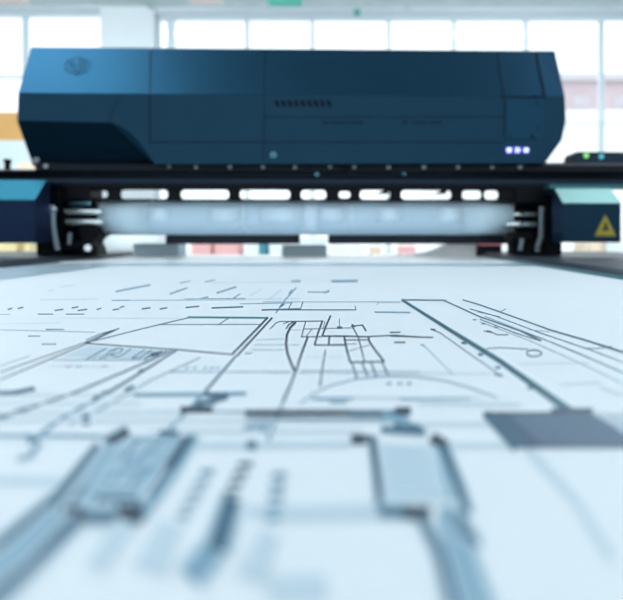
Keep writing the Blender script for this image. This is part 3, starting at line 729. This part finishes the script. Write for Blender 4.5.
# bright guide rods
for (a, b, y, r, m_, v) in ((70,90,203,2.8,'screw_teal',.03),(66,102,211.6,3.0,'steel',.006),(66,103,222,2.9,'steel',.006),(512.5,523,214.5,2.6,'steel',.03),(506,522,224.4,3.3,'steel',.005),(522,536,224.4,2.5,'steel_grey',.02),(521,536,214.5,2.2,'steel_grey',.035)):
    p, q = gp(a, y, v), gp(b, y, v); bm = bmesh.new(); cyl(bm, p, q, r*pxg, 20); part('guide_rod', bm, M[m_], bevel=.001)
def chain(pts, w, name='cable_chain'):
    bm = bmesh.new()
    P = [gp(x, y, v) for x, y, v in pts]
    L = []
    for a, b in zip(P, P[1:]):
        n = max(1, int((b - a).length/.0075))
        for i in range(n): L.append((a.lerp(b, i/n), (b - a).normalized()))
    for c, d in L:
        cyl(bm, c - d*.003, c + d*.003, w, 10); cyl(bm, c + d*.003, c + d*.0046, w*.6, 8)
    return part(name, bm, M['steel_grey'])
chain([(52.5,208,-.048),(53,224,-.050),(55,238,-.050),(58,252,-.048)], .0068)
chain([(541.5,208,.0),(541,222,-.004),(541,236,-.004),(537.5,246,-.004),(537,254,-.004)], .0068)
chain([(70,234,.012),(69,246,.012)], .006, 'hose'); chain([(522,240,.0),(520,252,.0)], .006, 'hose')
bm = bmesh.new(); c = gp(51.8, 208.5, -.055); cyl(bm, c + Vector((0,.012,0)), c - Vector((0,.004,0)), 3.2*pxg, 18); part('bolt', bm, M['steel'], bevel=.001)
# clamp foot with a silver knob and a thin wire
bm = bmesh.new()
prism_y(bm, [(gp(x, y, .0).x, max(.0124, gp(x, y, .0).z)) for x, y in ((80,232),(97,236),(92,242),(95,247),(97,259),(82,259),(82,246))], .0, .07)
foot = part('clamp_foot', bm, M['black'], bevel=.002)
bm = bmesh.new(); c = gp(88.5, 248, 0); cyl(bm, (c.x, .001, c.z), (c.x, -.006, c.z), 3.6*pxg, 18); part('knob', bm, M['steel'], foot, bevel=.001)
bm = bmesh.new(); tube(bm, [gp(x, y, .005) for x, y in ((95,255),(96,250),(99,244),(104,237.5),(110,232))], .0026); part('wire', bm, M['black'], foot)

# ================================================================== THINGS BEHIND THE GANTRY
def tabletop_box(name, label, cat, px0, px1, y0, Y, m, depth, z0=BED + .0014, group=None, bev=.003):
    a = at(px0, 0, Y).x; b = at(px1, 0, Y).x; zt = at(0, y0, Y).z
    bm = bmesh.new(); box(bm, (-(b-a)/2, 0, 0), ((b-a)/2, depth, zt - z0))
    o = mesh(name, bm, m, bevel=bev); o.location = ((a+b)/2, Y, z0)
    return tag(o, label, cat, group)
lower = tabletop_box('flat_carton', 'flat grey carton lying on the bed behind the roller, left', 'box', 133, 178, 243.5, 1.77, M['grey'], .09)
def paper_roll(label, px0, px1, yc, Y, r, m, z):
    a, b = at(px0, 0, Y).x, at(px1, 0, Y).x
    bm = bmesh.new(); n = 28
    for ra in (r,): cyl(bm, (-(b-a)/2, 0, 0), ((b-a)/2, 0, 0), r, n)
    cyl(bm, (-(b-a)/2 - .003, 0, 0), ((b-a)/2 + .003, 0, 0), r*.35, 16)
    o = mesh('paper_roll', bm, m); o.location = ((a+b)/2, Y, z + r); return tag(o, label, 'paper roll')
zt = at(0, 243.5, 1.72).z

tabletop_box('flat_carton', 'small grey carton on the bed behind the middle of the roller', 'box', 282, 326, 245, 1.77, M['grey'], .09)
# curled offcut rising to the right
bm = bmesh.new(); Y = 1.76; pts = [(396,257),(412,255.5),(430,252),(445,246),(455,241.5),(466,241),(476,243.5)]
T = .0012; rows = []
for x, y in pts:
    p = at(x, y, Y); p.z = max(p.z, BED + .0024)
    rows.append([bm.verts.new((p.x, Y, p.z)), bm.verts.new((p.x, Y + .12, p.z)), bm.verts.new((p.x, Y + .12, max(BED + .0014, p.z - .045 if y < 250 else BED + .0015))), bm.verts.new((p.x, Y, max(BED + .0014, p.z - .045 if y < 250 else BED + .0015)))])
for A, B in zip(rows, rows[1:]):
    for i in range(4):
        f = bm.faces.new((A[i], A[(i+1)%4], B[(i+1)%4], B[i])); f.smooth = i == 0
bm.faces.new(rows[0]); bm.faces.new(rows[-1][::-1])
tag(mesh('curled_offcut', bm, M['white']), 'white curled paper offcuts rising beside the dark box behind the roller', 'paper')
# dark box with a row of pinkish lamps
a, b = at(476, 0, 1.77).x, at(502, 0, 1.77).x; ztop = at(0, 239.5, 1.77).z
r = tag(empty('control_box', ((a+b)/2, 1.77, BED + .0014)), 'small dark box with a row of pinkish red lamps behind the roller', 'electronics')
hw = (b-a)/2; hh = ztop - BED - .0014
bm = bmesh.new(); box(bm, (-hw, 0, 0), (hw, .08, hh)); mesh('case', bm, M['crossbar'], r, bevel=.002)
for i in range(6):
    x = -hw*.85 + i*hw*.3; bm = bmesh.new(); box(bm, (x, -.002, hh - .017), (x + hw*.2, .001, hh - .008)); mesh('indicator_lamp', bm, M['led_pink'], r)

# packing table with cartons, further back
TZ = .775; TY = 5.2
paper_roll('thick white roll lying on the packing table, seen left of the dark crossbar', 104, 163, 0, 5.15, .11, M['white'], TZ)
r = tag(empty('packing_table', (0, TY + .4, 0)), 'long pale packing table standing behind the printer, in front of the windows', 'table')
bm = bmesh.new(); box(bm, (-2.3, -.45, TZ - .04), (2.6, .45, TZ)); mesh('tabletop', bm, M['table_top'], r, bevel=.004)
for x in (-2.2, 2.5):
    for y in (-.38, .38):
        bm = bmesh.new(); box(bm, (x - .03, y - .03, 0), (x + .03, y + .03, TZ - .04)); mesh('leg', bm, M['steel_grey'], r)
for px0, px1, y0, m_, lab in ((191,211,244.5,'pink','leftmost pink carton on the packing table under the roller'),
                            (214,238,244,'pink','pink carton beside the leftmost pink one on the packing table'),
                            (245,259,244.5,'white','white carton right of the pink pair on the packing table'),
                            (260,266,244,'teal','narrow teal carton between two white cartons on the packing table'),
                            (269,280,243.5,'white','narrow white carton left of the middle grey carton on the packing table'),
                            (299,326,239,'white','tallest white carton on the packing table, in the gap of the dark crossbar'),
                            (331,346,247,'white','low white carton right of the middle grey carton on the packing table'),
                            (349,362,247.5,'white','second low white carton right of the middle on the packing table'),
                            (370,381,248,'card_beige','small beige carton right of the low white cartons'),
                            (400,416,247.5,'pink','low pink carton toward the right end of the packing table')):
    tabletop_box('carton', lab, 'box', px0, px1, y0 - 2, TY + .1, M[m_], .3, TZ, 'cartons on the packing table', .006)
def cardboard_carton(label, px0, px1, ytop, Y, z0, m, depth=.4):
    a, b = at(px0, 0, Y).x, at(px1, 0, Y).x; zt = at(0, ytop, Y).z
    r = tag(empty('cardboard_carton', ((a+b)/2, Y, z0)), label, 'box')
    w = (b-a)/2; h = zt - z0
    bm = bmesh.new(); box(bm, (-w, 0, 0), (w, depth, h)); mesh('carton_body', bm, m, r, bevel=.004)
    bm = bmesh.new(); box(bm, (-w, depth*.42, h), (w, depth*.58, h + .002)); mesh('tape_strip', bm, M['tape'], r)
    return r
# cabinets at left
def cabinet(label, px0, px1, ytop, Y, depth):
    a, b = at(px0, 0, Y).x, at(px1, 0, Y).x; zt = at(0, ytop, Y).z
    r = tag(empty('storage_cabinet', ((a+b)/2, Y, 0)), label, 'cabinet'); w = (b-a)/2
    bm = bmesh.new(); box(bm, (-w, .02, .05), (w, depth, zt)); box(bm, (-w + .03, .05, 0), (w - .03, depth - .03, .05)); mesh('carcass', bm, M['cabinet'], r, bevel=.003)
    for s in (0, 1):
        bm = bmesh.new(); xa_ = -w + .004 + s*w; box(bm, (xa_, 0, .07), (xa_ + w - .008, .019, zt - .02)); d = mesh('door', bm, M['cabinet'], r, bevel=.002)
        hx = xa_ + (w - .05 if s == 0 else .035); bm = bmesh.new(); box(bm, (hx, -.025, zt*.5), (hx + .012, -.0005, zt*.5 + .14)); mesh('handle', bm, M['steel_grey'], d)
    return r, zt
_, z1 = cabinet('tall white storage cabinet left of the printer carrying a cardboard box', -70, 46, 140, 5.0, .45)
cardboard_carton('tan cardboard box on top of the tall white cabinet', -62, 38, 112, 5.03, z1, M['card_orange'])
_, z2 = cabinet('low white cabinet in front of the tall one, mostly behind the gantry', -40, 50, 173, 3.9, .4)
cardboard_carton('small beige carton on the low white cabinet behind the gantry', 17, 37, 162, 3.93, z2, M['card_beige'], .15)
# cartons glimpsed under the end housings
def stool(label, cx, Y, h):
    r = tag(empty('work_stand', (cx, Y, 0)), label, 'stand')
    bm = bmesh.new(); box(bm, (-.32, -.22, h - .03), (.32, .22, h)); mesh('stand_top', bm, M['table_top'], r)
    for sx in (-.28, .28):
        for sy in (-.18, .18):
            bm = bmesh.new(); box(bm, (sx - .02, sy - .02, 0), (sx + .02, sy + .02, h - .03)); mesh('leg', bm, M['steel_grey'], r)
c = at(12, 0, 3.2).x; stool('pale work stand beyond the left end of the printer', c, 3.4, .80)
cardboard_carton('golden cardboard carton on the stand under the left housing', -4, 16, 240, 3.3, .80, M['card_gold'], .2)
cardboard_carton('tiny golden carton right of the larger one on the left stand', 24, 31, 240, 3.3, .80, M['card_gold'], .1)
c = at(596, 0, 3.2).x; stool('pale work stand beyond the right end of the printer', c, 3.4, .76)
paper_roll('fat beige roll on the stand under the right housing', 580, 598, 0, 3.42, .10, M['card_beige'], .76)
tabletop_box('carton', 'white carton beside the fat beige roll on the right stand', 'box', 607.5, 622, 238, 3.3, M['white'], .2, .76)

# ================================================================== LIGHT
w = bpy.data.worlds.new('sky'); S.world = w; w.use_nodes = True
nt = w.node_tree; bg = nt.nodes['Background']
bg.inputs['Color'].default_value = (0.90, 0.97, 1.0, 1); bg.inputs['Strength'].default_value = 0.95

# ================================================================== CAMERA
cam = bpy.data.cameras.new('camera'); co = bpy.data.objects.new('camera', cam); COL.objects.link(co)
co.location = (0, 0, ZC); co.rotation_euler = (math.radians(90), 0, 0)
cam.sensor_fit = 'HORIZONTAL'; cam.sensor_width = 36.0; cam.lens = F/623*36.0
cam.shift_x = (311.5 - VX)/623; cam.shift_y = -(300 - VY)/623
cam.clip_start = .005; cam.clip_end = 300
cam.dof.use_dof = True; cam.dof.focus_distance = 0.060*F/(314 - VY)
cam.dof.aperture_fstop = (F/623*36.0)/(0.084*60.0)
S.camera = co
S.cycles.use_denoising = True
S.view_settings.view_transform = 'Standard'; S.view_settings.look = 'None'
S.view_settings.exposure = 0.95; S.view_settings.gamma = 1.0; S.view_settings.use_curve_mapping = False
